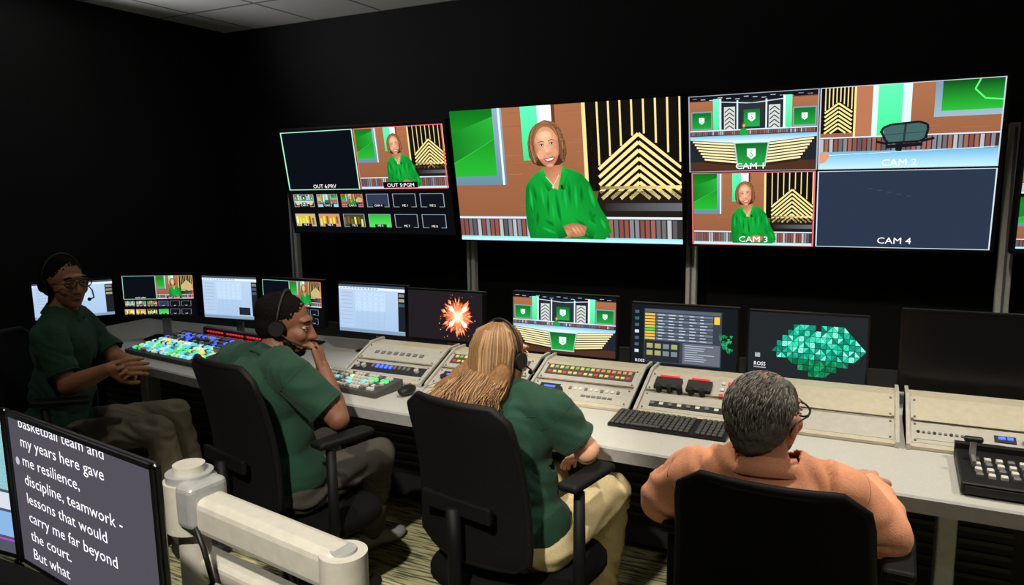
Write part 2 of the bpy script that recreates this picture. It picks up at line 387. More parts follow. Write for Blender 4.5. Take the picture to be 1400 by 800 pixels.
def ui_burst(c):
    c.rect(0,0,1,1,(30,26,30));c.up();cx,cy=.68,.5
    for L in range(4):
        for i in range(46):
            a=R_.uniform(0,6.283);r=(.44-.085*L)*R_.uniform(.65,1.0);q=r-R_.uniform(.06,.14)
            w=R_.uniform(.04,.12)
            c.poly([(cx+r*math.cos(a)*.56,cy+r*math.sin(a)),(cx+q*math.cos(a+w)*.56,cy+q*math.sin(a+w)),(cx+q*.8*math.cos(a)*.56,cy+q*.8*math.sin(a)),(cx+q*math.cos(a-w)*.56,cy+q*math.sin(a-w))],[(200,50,24),(255,150,60),(255,226,180),(250,120,40)])
        c.soft(cx,cy,(.30-.06*L)*.56,.30-.06*L,[(255,190,110),(255,214,150),(255,235,200),(255,255,245)][L],[(150,40,20),(214,70,30),(244,120,50),(255,190,110)][L]);c.up()
    for i in range(36): c.rect(cx+R_.uniform(-.27,.27),cy+R_.uniform(-.45,.45),.010,.014,R_.choice([(230,110,50),(255,200,140),(150,50,30)]))
    for k in range(4):
        a=.785+k*1.5708;c.poly([(cx+.05*math.cos(a)*.56,cy+.05*math.sin(a)),(cx+.24*math.cos(a+.22)*.56,cy+.24*math.sin(a+.22)),(cx+.30*math.cos(a)*.56,cy+.30*math.sin(a)),(cx+.24*math.cos(a-.22)*.56,cy+.24*math.sin(a-.22))],(255,246,232))
def ui_list(c):
    c.rect(0,0,1,1,(20,25,27));c.up()
    for i in range(7): c.rect(.03,.1+i*.11,.04,.05,R_.choice([(190,200,210),(80,120,170),(60,90,110)]))
    for i in range(30):
        x,y=.88+R_.uniform(-.05,.06),.55+R_.uniform(-.15,.12);c.poly([(x,y),(x+.03,y),(x+.015,y+.05)],R_.choice([(20,120,70),(30,160,95)]))
    c.rect(.12,.06,.74,.9,(52,58,68));c.up();c.rect(.13,.07,.72,.05,(80,88,100));c.rect(.13,.6,.34,.34,(34,38,44));c.rect(.5,.6,.35,.34,(92,98,108))
    for i in range(9):
        c.rect(.13,.14+i*.05,.1,.035,(215,170,60) if i!=5 else (60,200,60));c.rect(.24,.14+i*.05,.54,.035,[(78,88,102),(66,76,90)] if i%2 else (100,110,126))
    c.up()
    for i in range(9):
        for j in range(5): c.rect(.26+j*.1,.15+i*.05,R_.uniform(.03,.07),.012,(190,196,205))
    for i in range(8): c.rect(.15+(i%4)*.08,.64+(i//4)*.12,.06,.08,R_.choice([(90,100,110),(150,150,100),(110,120,130)]))
    for i in range(8): c.rect(.52,.63+i*.035,R_.uniform(.1,.3),.012,(160,168,180))
    c.rect(.79,.14,.05,.12,(230,180,60))
    c.text('ROSS',.035,.97,.05,(230,230,235),'l',.6)
def ui_mosaic(c):
    c.rect(0,0,1,1,(30,34,37));c.up()
    cx,cy=.60,.50
    sx,sy=.047,.080
    for i in range(-10,11):
        for j in range(-5,6):
            x,y=cx+i*sx-sx/2,cy+j*sy-sy/2;d=(i+j)%2
            for t in (0,1):
                if d: a=[(x,y),(x+sx,y),(x+sx,y+sy)] if t==0 else [(x,y),(x+sx,y+sy),(x,y+sy)]
                else: a=[(x,y),(x+sx,y),(x,y+sy)] if t==0 else [(x+sx,y),(x+sx,y+sy),(x,y+sy)]
                mx=sum(p[0] for p in a)/3;my=sum(p[1] for p in a)/3
                X,Y=abs(mx-cx)/.37,(my-cy)/.37
                ok=(X+max(0,-Y-.2)*.6<1.0 and Y>-.98) if Y<.1 else (X*.95+(Y-.1)*1.05<1.0)
                if abs(mx-cx)<.03 and Y<-.7: ok=False
                if ok:
                    base=[(24,176,140),(18,140,112),(52,208,168),(130,232,206),(14,112,92)]
                    col=R_.choice(base) if Y<.35 else R_.choice([(16,120,76),(12,92,58),(24,146,92)])
                    c.poly([(mx+(p[0]-mx)*.88,my+(p[1]-my)*.88) for p in a],col)
    c.rect(.06,.58,.045,.06,(150,158,166));c.up();c.text('ROSS',.05,.76,.055,(235,235,240),'l',.6);c.rect(.05,.78,.11,.012,(160,165,172))
def prompter(c):
    c.rect(0,0,1,1,(72,69,78));c.up()
    L=['basketball team and','my years here gave','me resilience,','discipline, teamwork -','lessons that would','carry me far beyond','the court.','But what']
    for i,t in enumerate(L): c.text(t,.085,.045+i*.130,.076,(235,235,240),'l',.76)
    c.ell(.045,.29,.016,.028,(175,172,185),20)
def rundown(c):
    c.rect(0,0,1,1,(70,74,84));c.rect(.45,.04,.55,.5,(150,205,215));c.up();c.rect(.45,.04,.55,.05,(225,235,240));c.rect(.2,.9,.8,.012,(170,60,190));c.rect(.45,.56,.55,.12,(190,195,205));c.rect(.72,.7,.28,.18,(120,160,200));c.up()
    for i in range(8): c.rect(.5,.13+i*.05,.4,.008,(90,140,155))

def frameM(center,yaw=0,tilt=0):
    B=Matrix(((1,0,0,0),(0,0,-1,0),(0,1,0,0),(0,0,0,1)))
    return Matrix.Translation(V(center))@Matrix.Rotation(yaw,4,'Z')@Matrix.Rotation(tilt,4,'X')@B
def display(name,center,w,h,draw,yaw=0,tilt=0,bez=.012,stand=None,depth=.035,bracket=False,chin=None,bulge=.03,sbase=None):
    r=empty(name,center);M=frameM(center,yaw,tilt);b=MB();b.T=M
    chin=bez if chin is None else chin
    b.box((0,0,-depth/2-.002),(w,h,depth),BEZ,bev=.004)
    b.box((0,0,-depth-bulge*.4),(w*.55,h*.6,bulge),BLACK,bev=.006)
    t=.004
    for c,s in (((0,h/2-bez/2,0),(w,bez,t)),((0,-h/2+chin/2,0),(w,chin,t)),((-w/2+bez/2,0,0),(bez,h,t)),((w/2-bez/2,0,0),(bez,h,t))): b.box(c,s,BEZ)
    if bracket:
        b.box((0,0,-depth-.05),(.5,.45,.06),DARK);b.box((-.2,0,-depth-.07),(.04,.6,.03),DARK);b.box((.2,0,-depth-.07),(.04,.6,.03),DARK)
    b.obj('housing',r)
    if stand is not None:
        s=MB();cx,cy,cz=center;Rz=Matrix.Translation((cx,cy,0))@Matrix.Rotation(yaw,4,'Z');s.T=Rz
        s.box((0,.07,(cz+stand)/2),(.05,.02,cz-stand),ALU,bev=.004)
        s.box((0,.05,cz),(.09,.05,.09),BLACK,bev=.004)
        s.box((0,.06,stand+.006),(.22,.15,.011),sbase or BLACK,bev=.005);s.obj('stand',r)
    sw,sh=w-2*bez,h-bez-chin
    Ms=M@Matrix.Translation((0,(chin-bez)/2,0))
    if draw:
        c=CV();draw(c);c.obj('screen',sw,sh,Ms,r)
    else:
        q=MB();q.T=Ms;q.box((0,0,0),(sw,sh,.002),OFF);q.obj('screen',r)
    return r

# ---------------------------------------------------------------- room
def surf_mat(name,build):
    m=bpy.data.materials.new(name);m.use_nodes=True;build(m.node_tree,m.node_tree.nodes['Principled BSDF']);return m
def carpet(nt,b):
    tc=nt.nodes.new('ShaderNodeTexCoord');mp=nt.nodes.new('ShaderNodeMapping');mp.inputs['Scale'].default_value=(4,50,1)
    n=nt.nodes.new('ShaderNodeTexNoise');n.inputs['Scale'].default_value=1.6;n.inputs['Detail'].default_value=5
    r=nt.nodes.new('ShaderNodeValToRGB');r.color_ramp.elements[0].position=.42;r.color_ramp.elements[0].color=(*lin((84,88,72)),1);r.color_ramp.elements[1].position=.55;r.color_ramp.elements[1].color=(*lin((206,202,154)),1)
    n2=nt.nodes.new('ShaderNodeTexNoise');n2.inputs['Scale'].default_value=400
    bp=nt.nodes.new('ShaderNodeBump');bp.inputs['Strength'].default_value=.5
    nt.links.new(tc.outputs['Object'],mp.inputs[0]);nt.links.new(mp.outputs[0],n.inputs['Vector']);nt.links.new(n.outputs['Fac'],r.inputs[0]);nt.links.new(r.outputs[0],b.inputs['Base Color'])
    nt.links.new(tc.outputs['Object'],n2.inputs['Vector']);nt.links.new(n2.outputs['Fac'],bp.inputs['Height']);nt.links.new(bp.outputs[0],b.inputs['Normal'])
    b.inputs['Roughness'].default_value=.95
def tiles(nt,b):
    tc=nt.nodes.new('ShaderNodeTexCoord');br=nt.nodes.new('ShaderNodeTexBrick')
    br.offset=0;br.inputs['Scale'].default_value=1;br.inputs['Brick Width'].default_value=.61;br.inputs['Row Height'].default_value=.61;br.inputs['Mortar Size'].default_value=.014
    br.inputs['Color1'].default_value=(.8,.8,.79,1);br.inputs['Color2'].default_value=(.74,.74,.74,1);br.inputs['Mortar'].default_value=(.25,.25,.25,1)
    nt.links.new(tc.outputs['Object'],br.inputs['Vector']);nt.links.new(br.outputs['Color'],b.inputs['Base Color']);b.inputs['Roughness'].default_value=.9
FLOORM=surf_mat('striped_carpet',carpet);CEILM=surf_mat('ceiling_tiles',tiles)
WALLM=mat('black_painted_wall',(17,17,18),.85,nscale=6,noise_amt=.12,spec=.2)
X0,X1,Y0,Y1,ZC=-4.75,3.2,-1.6,4.5,2.88
def slab(name,c,s,m):
    b=MB();b.box((0,0,0),s,m);o=b.obj(name);o.location=c;return o
slab('floor',((X0+X1)/2,(Y0+Y1)/2,-.05),(X1-X0,Y1-Y0,.1),FLOORM)
slab('ceiling',((X0+X1)/2,(Y0+Y1)/2,ZC+.05),(X1-X0,Y1-Y0,.1),CEILM)
slab('wall_back',((X0+X1)/2,Y1+.05,ZC/2),(X1-X0+.2,.1,ZC),WALLM)
slab('wall_front',((X0+X1)/2,Y0-.05,ZC/2),(X1-X0+.2,.1,ZC),WALLM)
slab('wall_left',(X0-.05,(Y0+Y1)/2,ZC/2),(.1,Y1-Y0,ZC),WALLM)
slab('wall_right',(X1+.05,(Y0+Y1)/2,ZC/2),(.1,Y1-Y0,ZC),WALLM)
slab('baseboard_back',((X0+X1)/2,Y1-.01,.05),(X1-X0,.018,.1),BLACK)
slab('baseboard_left',(X0+.01,(Y0+Y1)/2,.05),(.018,Y1-Y0-.05,.1),BLACK)

# ---------------------------------------------------------------- wall monitors
O=V((-2.389,4.117,1.285));UP=V((0,-.156,.988))
def wallmon(name,x0,x1,h0,h1,draw):
    c=O+V(((x0+x1)/2,0,0))+UP*((h0+h1)/2)
    return display(name,c,x1-x0,h1-h0,draw,0,math.atan2(.156,.988),bez=.011,depth=.05,bracket=True)
wallmon('wall_television',-1.40,-.025,.03,.775,prog_multiview)
wallmon('wall_television',0,1.45,0,.83,lambda c:anchor(c,0,0,1,1))
wallmon('wall_television',1.465,2.915,0,.83,quad)
def m4(c):
    c.rect(0,0,1,1,(8,9,11));c.up();anchor(c,.008,.36,.47,.3);anchor(c,.008,.68,.47,.3);c.rect(.5,.02,.48,.96,(30,36,46));c.rect(.0,.3,.48,.04,(30,150,60))
wallmon('wall_television',2.975,4.425,0,.83,m4)
for x in (-3.97,-2.42,-.94,.60,2.1):
    b=MB();b.box((x,4.31,.95),(.06,.05,1.9),POST,bev=.004);b.box((x,4.283,.95),(.012,.006,1.86),GREY);b.box((x,4.31,.01),(.2,.16,.02),POST);b.box((x,4.40,1.8),(.08,.17,.06),DARK)
    b.obj('monitor_mounting_post',origin=(x,4.31,0))

# ---------------------------------------------------------------- desk
front=[(-4.55,2.82),(-3.9,2.60),(-3.28,2.45),(-2.85,2.385),(-1.61,2.32),(-.16,2.275),(1.0,2.255),(2.6,2.25)]
b=MB()
b.plate(front+[(2.6,3.45),(-4.55,3.45)],.715,.75,DESKM)
for (a0,b0),(a1,b1) in zip(front,front[1:]):
    b.add([(a0,b0-.008,.705),(a1,b1-.008,.705),(a1,b1-.008,.748),(a0,b0-.008,.748),(a0,b0+.03,.705),(a1,b1+.03,.705),(a1,b1+.004,.752),(a0,b0+.004,.752)],[[0,1,2,3],[3,2,6,7],[0,4,5,1]],DEDGE)
b.box((-.95,3.43,.79),(7.1,.03,.09),DARK)
b.obj('control_desk',origin=(0,2.9,0))
b=MB()
b.box((-.95,3.2,.37),(6.9,.45,.62),DARK)
for k in range(14):
    x=-4.2+k*.5
    for j in range(9): b.box((x,2.972,.20+j*.045),(.42,.012,.016),SLAT)
b.box((-.7,2.66,.675),(6.2,.05,.06),DARK)
for x in (-3.7,-2.75,-1.35,.28,1.6):
    b.box((x,2.76,.35),(.06,.09,.69),ALU,bev=.006);b.box((x,2.80,.022),(.07,.62,.04),ALU,bev=.006);b.box((x,2.75,.685),(.05,.5,.04),DARK)
b.obj('desk_base_cabinet',origin=(0,3,0))

# ---------------------------------------------------------------- consoles
YF,ZF,YB,ZB=2.70,.768,2.93,.872
sl=math.atan2(ZB-ZF,YB-YF);SLl=math.hypot(ZB-ZF,YB-YF)
def console(x0,x1,kind,name='rack_console'):
    b=MB()
    b.prism([(YF-.02,.752),(YF-.02,ZF-.006),(YB,ZB-.006),(3.02,ZB-.006),(3.02,.752)],x0,x1,CREAM)
    for x in (x0,x1-.012): b.prism([(YF-.03,.752),(YF-.03,ZF+.004),(YB,ZB+.006),(3.03,ZB+.006),(3.03,.752)],x,x+.012,SILV)
    M=Matrix.Translation((x0,YF-.01,ZF-.005))@Matrix.Rotation(sl,4,'X')
    w=x1-x0;P=lambda u,v,s,m,d=.006:b.box((u*w,v*SLl,d/2),(s[0],s[1],d),m,M)
    P(.5,.24,(w-.03,.1),SILV,.004);P(.5,.72,(w-.03,.1),SILV if kind!='blank' else CREAM,.004)
    b.box((.5*w,.48*SLl,.0045),(w-.03,.003,.002),DARK,M)
    for u in (.06,.94):
        for v in (.08,.4,.55,.9): b.cyl((u*w,v*SLl,.003),(u*w,v*SLl,.008),.004,GREY,seg=8,M=M)
    if kind=='panel':
        P(.5,.76,(w-.07,.066),KEYG,.007)
        for i in range(16):
            P(.12+i*.051,.82,(.015,.017),(DY,DG,DY,DG)[i%4] if i<9 else DO,.010);P(.12+i*.051,.69,(.015,.013),(DY if i%3 else DR),.010)
        for i in range(10): P(.4+i*.05,.32,(.012,.014),WHITE if i%3 else GREY,.009)
        for i in range(6): P(.55+i*.05,.16,(.018,.01),GREY,.008)
        P(.2,.28,(.09,.05),DARK,.007);P(.2,.30,(.05,.010),LB,.009)
        b.cyl((.13*w,.2*SLl,0),(.13*w,.2*SLl,.02),.011,DARK,M=M);b.cyl((.32*w,.22*SLl,0),(.32*w,.22*SLl,.02),.012,DARK,M=M)
    elif kind=='intercom':
        P(.5,.26,(w-.06,.06),DARK,.006)
        for i in range(9): P(.3+i*.055,.3,(.014,.022),LB if i in(1,2,3,4) else GREY,.011)
        for u in (.12,.2,.85): b.cyl((u*w,.26*SLl,0),(u*w,.26*SLl,.02),.012,SILV,M=M)
        for i in range(8): P(.2+i*.08,.72,(.02,.02),GREY,.008)
    elif kind=='router':
        P(.22,.66,(.105,.06),DARK,.02);P(.50,.66,(.095,.06),DARK,.02)
        for u in (.15,.25,.34,.44,.54): b.cyl((u*w,.52*SLl,0),(u*w,.52*SLl,.03),.012,BLACK,M=M)
        P(.22,.80,(.08,.008),LR,.022);P(.50,.80,(.07,.008),LR,.022)
        for i in range(5):
            for j in range(3): P(.70+i*.055,.52+j*.15,(.014,.016),(DR,WHITE,WHITE,GREY,LR)[(i*2+j)%5],.010)
        P(.5,.18,(w-.1,.03),DARK,.007)
        for i in range(10): P(.14+i*.08,.18,(.016,.014),WHITE if i%2 else GREY,.011)
    elif kind=='blank':
        P(.5,.72,(w-.05,.11),CREAM,.005)
    elif kind=='strip':
        P(.5,.24,(w-.06,.065),SILV,.006)
        for i in range(12): b.cyl(((.08+i*.035)*w,.24*SLl,0),((.08+i*.035)*w,.24*SLl,.011),.005,GREY if i%3 else DARK,seg=10,M=M)
        P(.62,.27,(.06,.03),DARK,.01);P(.60,.28,(.02,.012),LB,.013);P(.65,.28,(.016,.012),LB,.013)
        for u in (.74,.8,.86,.92): b.cyl((u*w,.24*SLl,0),(u*w,.24*SLl,.022),.011,SILV,M=M)
        P(.5,.7,(w-.05,.11),CREAM,.005)
    b.obj(name,origin=((x0+x1)/2,2.85,.75))
console(-2.24,-1.78,'intercom','intercom_console');console(-1.76,-1.30,'panel','audio_monitor_console');console(-1.28,-.82,'panel','audio_monitor_console')
console(-.80,-.36,'router','router_control_console');console(-.34,.12,'blank','blank_rack_console');console(.14,.60,'strip','intercom_console');console(.62,1.08,'blank','blank_rack_console');console(1.1,1.56,'strip','intercom_console')

# ---------------------------------------------------------------- desk monitors
YM=3.14
def dm(x0,x1,z0,z1,draw,y=YM,yaw=0,sb=None):
    return display('desk_monitor',((x0+x1)/2,y,(z0+z1)/2),x1-x0,z1-z0,draw,yaw,-.03,bez=.008,stand=.752,chin=.013,sbase=sb)
def dm2(pa,pb,z0,z1,draw):
    a,b_=V(pa),V(pb);d=b_-a;return display('desk_monitor',((a.x+b_.x)/2,(a.y+b_.y)/2,(z0+z1)/2),d.length,z1-z0,draw,math.atan2(d.y,d.x),0,bez=.008,stand=.752,chin=.012)
dm2((-4.30,2.50),(-4.04,2.83),.90,1.13,ui_light)
dm2((-3.99,2.84),(-3.59,3.03),.885,1.155,lambda c:prog_multiview(c,True))
dm2((-3.57,3.06),(-3.16,3.10),.875,1.145,lambda c:ui_light(c,1))
dm2((-3.14,3.11),(-2.70,3.12),.865,1.14,lambda c:prog_multiview(c,True))
dm(-2.615,-2.165,.85,1.13,ui_light);dm(-2.16,-1.705,.85,1.12,ui_burst)
dm(-1.55,-1.015,.835,1.135,lambda c:studio(c,0,0,1,1))
dm(-.955,-.48,.825,1.115,ui_list)
dm(-.445,.015,.80,1.115,ui_mosaic,y=3.12)
dm(.12,.66,.83,1.15,None,sb=ALU);dm(.70,1.24,.83,1.15,None,sb=ALU);dm(1.28,1.82,.83,1.15,None,sb=ALU)

# ---------------------------------------------------------------- control surfaces
def switcher(name,cx,cy,w,d,yaw,rows,cols,pal,tilt=.12,fader=True):
    b=MB();T=Matrix.Translation((cx,cy,.753))@Matrix.Rotation(yaw,4,'Z');b.T=T
    b.prism([(-d/2,0),(-d/2,.02),(d/2,.02+d*tilt),(d/2,0)],-w/2,w/2,KEYG)
    M=Matrix.Translation((-w/2,-d/2,.021))@Matrix.Rotation(math.atan(tilt),4,'X')
    for j in range(rows):
        for i in range(cols):
            if i%9==8: continue
            p=pal(i,j)
            if p: b.box(((.04+.9*i/cols)*w+.01,(.08+.86*j/rows)*d+.01,.005),(w*.9/cols*.70,d*.86/rows*.6,.012),p,M,bev=.0015)
    if fader:
        b.box((w*.93,d*.3,.01),(.012,d*.3,.02),GREY,M);b.box((w*.93,d*.34,.035),(.06,.014,.03),ALU,M,bev=.003)
    b.obj(name,origin=(cx,cy,.75))
rr=random.Random(5)
def palA(i,j):
    if j in(0,1,2): return rr.choice([LW,LC,LG,LY,LC,WHITE])
    if j in (3,4): return rr.choice([LC,LC,LW,GREY,LY])
    return rr.choice([GREY,KEYG,LB,GREY,KEYG,WHITE])
switcher('production_switcher',-3.30,2.74,.74,.36,-.14,8,32,palA)
b=MB();T=Matrix.Translation((-3.22,2.965,.80))@Matrix.Rotation(-.13,4,'Z');b.T=T
b.box((0,0,0),(.56,.035,.09),BLACK,bev=.004)
for j in range(3):
    for i in range(20): b.box((-.25+i*.026,-.02,.026-j*.024),(.015,.006,.009),(LR,LR,LB)[j] if i%7 else GREY)
b.obj('switcher_meter_panel',origin=(-3.22,2.965,.755))
switcher('camera_shading_switcher',-2.08,2.56,.46,.18,-.12,5,20,lambda i,j: LG if (i>14 and j==3) else (WHITE if (i+j)%4 else rr.choice([LY,LC,GREY,WHITE])),fader=False)
def keyboard(name,cx,cy,yaw=0):
    b=MB();b.T=Matrix.Translation((cx,cy,.752))@Matrix.Rotation(yaw,4,'Z')
    b.prism([(-.075,0),(-.075,.01),(.075,.022),(.075,0)],-.215,.215,BLACK)
    M=Matrix.Translation((0,-.075,.0105))@Matrix.Rotation(.08,4,'X')
    for j in range(6):
        for i in range(21):
            if i in(15,): continue
            if j==0 and 4<=i<=9:
                if i==4: b.box((-.2+6.5*.0192,.014,.004),(.11,.016,.007),KEYG,M,bev=.001)
                continue
            b.box((-.2+i*.0197,.014+j*.0235,.004),(.0155,.018,.007),KEYG,M,bev=.0015)
    b.obj(name,origin=(cx,cy,.752))
keyboard('computer_keyboard',-.63,2.575,-.02)
def mouse(cx,cy):
    b=MB();b.sph((cx,cy,.773),(.032,.055,.021),BLACK);b.box((cx,cy+.02,.794),(.004,.02,.004),GREY);b.obj('computer_mouse',origin=(cx,cy,.75))
mouse(-1.77,2.55);mouse(-1.19,2.60)
b=MB();b.T=Matrix.Translation((.52,2.49,.753))@Matrix.Rotation(-.03,4,'Z')
b.box((0,0,.02),(.50,.33,.035),BLACK,bev=.004);b.box((0,-.17,.018),(.48,.006,.022),DARK)
b.box((0,.145,.03),(.50,.03,.05),BLACK)
for j in range(4):
    for i in range(5): b.box((-.2+i*.03,-.1+j*.045,.042),(.018,.020,.012),WHITE if (i+j)%3 else GREY,bev=.002)
for j in range(3):
    for i in range(5): b.box((-.0+i*.036,.03+j*.04,.042),(.022,.022,.012),(GREY,WHITE,DR)[(i+j)%3],bev=.002)
b.cyl((-.02,-.06,.038),(-.02,-.06,.058),.03,GREY);b.cyl((.16,-.06,.038),(.16,-.06,.062),.045,DARK)
b.box((-.21,.02,.05),(.01,.12,.02),GREY);b.box((-.21,.03,.08),(.016,.016,.05),ALU);b.box((-.21,.03,.105),(.05,.02,.016),BLACK,bev=.004)
b.obj('replay_controller',origin=(.52,2.49,.752))
b=MB();b.box((0,0,0),(.10,.14,.002),WHITE,Matrix.Translation((-2.46,2.49,.7535))@Matrix.Rotation(.3,4,'Z'));b.obj('paper_note',origin=(-2.46,2.49,.752))

# ---------------------------------------------------------------- office chairs
def chair(loc,f,ztop=1.05,recline=.12,wtop=.42,wbot=.46,arm=.25):
    yaw=math.atan2(f[1],f[0])-math.pi/2
    r=empty('office_chair',(loc[0],loc[1],0));T=Matrix.Translation((loc[0],loc[1],0))@Matrix.Rotation(yaw,4,'Z')
    b=MB();b.T=T;zb=.56;n=14;m=14
    def bp(u,v,off=0):
        z=zb+(ztop-zb)*v;w=wbot+(wtop-wbot)*v
        e=.055
        edge=0
        if v>1-e*2: edge=(1-math.sqrt(max(0,1-((v-1+e*2)/(e*2))**2)))*.05
        if v<e*2: edge=(1-math.sqrt(max(0,1-((e*2-v)/(e*2))**2)))*.05
        x=u*(w/2-edge);y=-.235-recline*v*.6+.035*abs(u)**2*(1)+.03*math.sin(v*math.pi)*(1)+off
        z+=.006*(1-u*u)*v
        return V((x,y,z))
    for off in (0,-.022):
        vs=[bp(-1+2*i/n,j/m,off) for j in range(m+1) for i in range(n+1)]
        fs=[[j*(n+1)+i,j*(n+1)+i+1,(j+1)*(n+1)+i+1,(j+1)*(n+1)+i] for j in range(m) for i in range(n)]
        b.add(vs,fs,FAB,True)
    loop=[bp(-1+2*i/n,0,-.011) for i in range(n+1)]+[bp(1,j/m,-.011) for j in range(1,m+1)]+[bp(1-2*i/n,1,-.011) for i in range(1,n+1)]+[bp(-1,1-j/m,-.011) for j in range(1,m)]
    b.tube(loop,.0125,CHB,8,closed=True)
    b.tube([(0,-.05,.42),(0,-.22,.43),(0,-.30,.5),(0,-.295,.62),(0,-.30,.74)],.022,CHB)
    b.box((0,-.285,.74),(.26,.02,.05),CHB,bev=.006)
    b.obj('backrest',r)
    b=MB();b.T=T
    N=24;out=[]
    for i in range(N):
        a=2*math.pi*i/N;cx,sy=math.cos(a),math.sin(a)
        out.append((.24*math.copysign(abs(cx)**.45,cx),.235*math.copysign(abs(sy)**.45,sy)+.01))
    rings=[(.94,.405),(1,.425),(1,.455),(.95,.475),(.8,.482),(.01,.475)]
    vs=[(x*s,y*s,z) for s,z in rings for x,y in out];fs=[[k*N+i,k*N+(i+1)%N,(k+1)*N+(i+1)%N,(k+1)*N+i] for k in range(5) for i in range(N)]+[list(range(N))[::-1]]
    b.add(vs,fs,FAB,True);b.obj('seat',r)
    b=MB();b.T=T
    b.box((0,0,.385),(.2,.26,.05),CHB,bev=.01);b.cyl((0,0,.1),(0,0,.37),.028,BLACK);b.cyl((0,0,.08),(0,0,.22),.036,CHB)
    for i in range(5):
        a=2*math.pi*i/5+.3;c,s=math.cos(a),math.sin(a)
        b.tube([(0,0,.115),(.15*c,.15*s,.105),(.30*c,.30*s,.075)],[.03,.024,.016],CHB)
        for q in(-1,1):
            p=V((.31*c,.31*s,.03));d=V((-s,c,0))*.012*q;b.cyl(p+d*.3,p+d*1.6,.029,CHB,seg=16)
        b.cyl((.31*c,.31*s,.04),(.31*c,.31*s,.08),.009,CHB)
    b.obj('five_star_base',r)
    b=MB();b.T=T
    for q in(-1,1):
        b.tube([(q*.15,-.02,.40),(q*(arm-.02),-.03,.41),(q*(arm+.01),-.04,.47),(q*(arm+.01),-.04,.76)],[.016,.018,.020,.017],CHB)
        b.box((q*arm,.02,.785),(.07,.23,.026),CHB,bev=.012)
    b.obj('armrests',r)
    return r
chair((-3.14,1.99),(.8,.6),1.03)
chair((-1.86,1.97),(.25,.97),1.075,wtop=.38,wbot=.41)
chair((-.97,1.98),(.2,.98),1.045,wtop=.37,wbot=.41)
chair((-.155,1.80),(.03,1),1.022,wtop=.375,wbot=.42)

# ---------------------------------------------------------------- people
def bake(ob):
    dg=bpy.context.evaluated_depsgraph_get();me=bpy.data.meshes.new_from_object(ob.evaluated_get(dg))
    ob.modifiers.clear();ob.data=me;return ob
def rotm(fv,pitch=0,roll=0):
    yaw=math.atan2(fv[1],fv[0])-math.pi/2
    return (Matrix.Rotation(yaw,3,'Z')@Matrix.Rotation(pitch,3,'X')@Matrix.Rotation(roll,3,'Y'))
ICO=None
def ico():
    global ICO
    if ICO is None:
        bm=bmesh.new();bmesh.ops.create_icosphere(bm,subdivisions=3,radius=1);bm.verts.index_update()
        ICO=([v.co.copy() for v in bm.verts],[[v.index for v in f.verts] for f in bm.faces]);bm.free()
    return ICO
def blob(name,prims,voxel,m,parent,smooth=4,disp=0,dscale=20,cuts=(),stretch=(1,1,1),thick=0,folds=0,ffreq=22):
    vs=[];fs=[];IV,IF=ico()
    for p in prims:
        if p[0]=='e':
            c,r=V(p[1]),p[2];Rm=p[3] if len(p)>3 else Matrix.Identity(3)
            o=len(vs);vs+=[c+Rm@V((v.x*r[0],v.y*r[1],v.z*r[2])) for v in IV];fs+=[[o+i for i in f] for f in IF]
        else:
            a,ra,b_,rb=V(p[1]),p[2],V(p[3]),p[4]
            bm=bmesh.new()
            for v in IV: bm.verts.new(a+v*ra)
            for v in IV: bm.verts.new(b_+v*rb)
            res=bmesh.ops.convex_hull(bm,input=bm.verts)
            dl=[g for g in res['geom_interior'] if isinstance(g,bmesh.types.BMVert)]
            if dl: bmesh.ops.delete(bm,geom=dl,context='VERTS')
            bm.verts.index_update();o=len(vs)
            vs+=[v.co.copy() for v in bm.verts];fs+=[[o+v.index for v in f.verts] for f in bm.faces];bm.free()
    me=bpy.data.meshes.new(name);me.from_pydata(vs,[],fs);me.materials.append(m)
    ob=bpy.data.objects.new(name,me);bpy.context.collection.objects.link(ob)
    r=ob.modifiers.new('r','REMESH');r.mode='VOXEL';r.voxel_size=voxel
    if smooth: s=ob.modifiers.new('s','SMOOTH');s.factor=.5;s.iterations=smooth
    bake(ob);me=ob.data
    if disp or folds:
        bm=bmesh.new();bm.from_mesh(me);bm.normal_update()
        new=[]
        for v in bm.verts:
            q=V((v.co.x*stretch[0],v.co.y*stretch[1],v.co.z*stretch[2]))*dscale
            h=disp*(noise.noise(q)+.5*noise.noise(q*2.1))
            if folds:
                w=noise.noise(v.co*5)*.9
                k=noise.noise(V((v.co.x*7+w*2,v.co.y*7+w,(v.co.z+.55*v.co.x)*ffreq+w*3)))
                h+=folds*(1-abs(k)*2.6)
            new.append(v.co+v.normal*h)
        for v,n in zip(bm.verts,new): v.co=n
        bm.to_mesh(me);bm.free()
    if cuts:
        bm=bmesh.new();bm.from_mesh(me)
        for P_,N_,rad in cuts:
            P_,N_=V(P_),V(N_).normalized()
            loc=[v for v in bm.verts if (v.co-P_).length<rad];ls=set(loc)
            ed=[e for e in bm.edges if e.verts[0] in ls and e.verts[1] in ls];fa=[f for f in bm.faces if all(v in ls for v in f.verts)]
            bmesh.ops.bisect_plane(bm,geom=loc+ed+fa,plane_co=P_,plane_no=N_,dist=1e-5)
            dl=[v for v in bm.verts if (v.co-P_).length<rad and (v.co-P_).dot(N_)>1e-4]
            bmesh.ops.delete(bm,geom=dl,context='VERTS')
        bm.to_mesh(me);bm.free()
    if thick: s=ob.modifiers.new('t','SOLIDIFY');s.thickness=thick;s.offset=1
    for p in ob.data.polygons: p.use_smooth=True
    if parent is not None:
        ob.parent=parent;ob.matrix_parent_inverse=Matrix.Translation(-parent.location)
    return ob
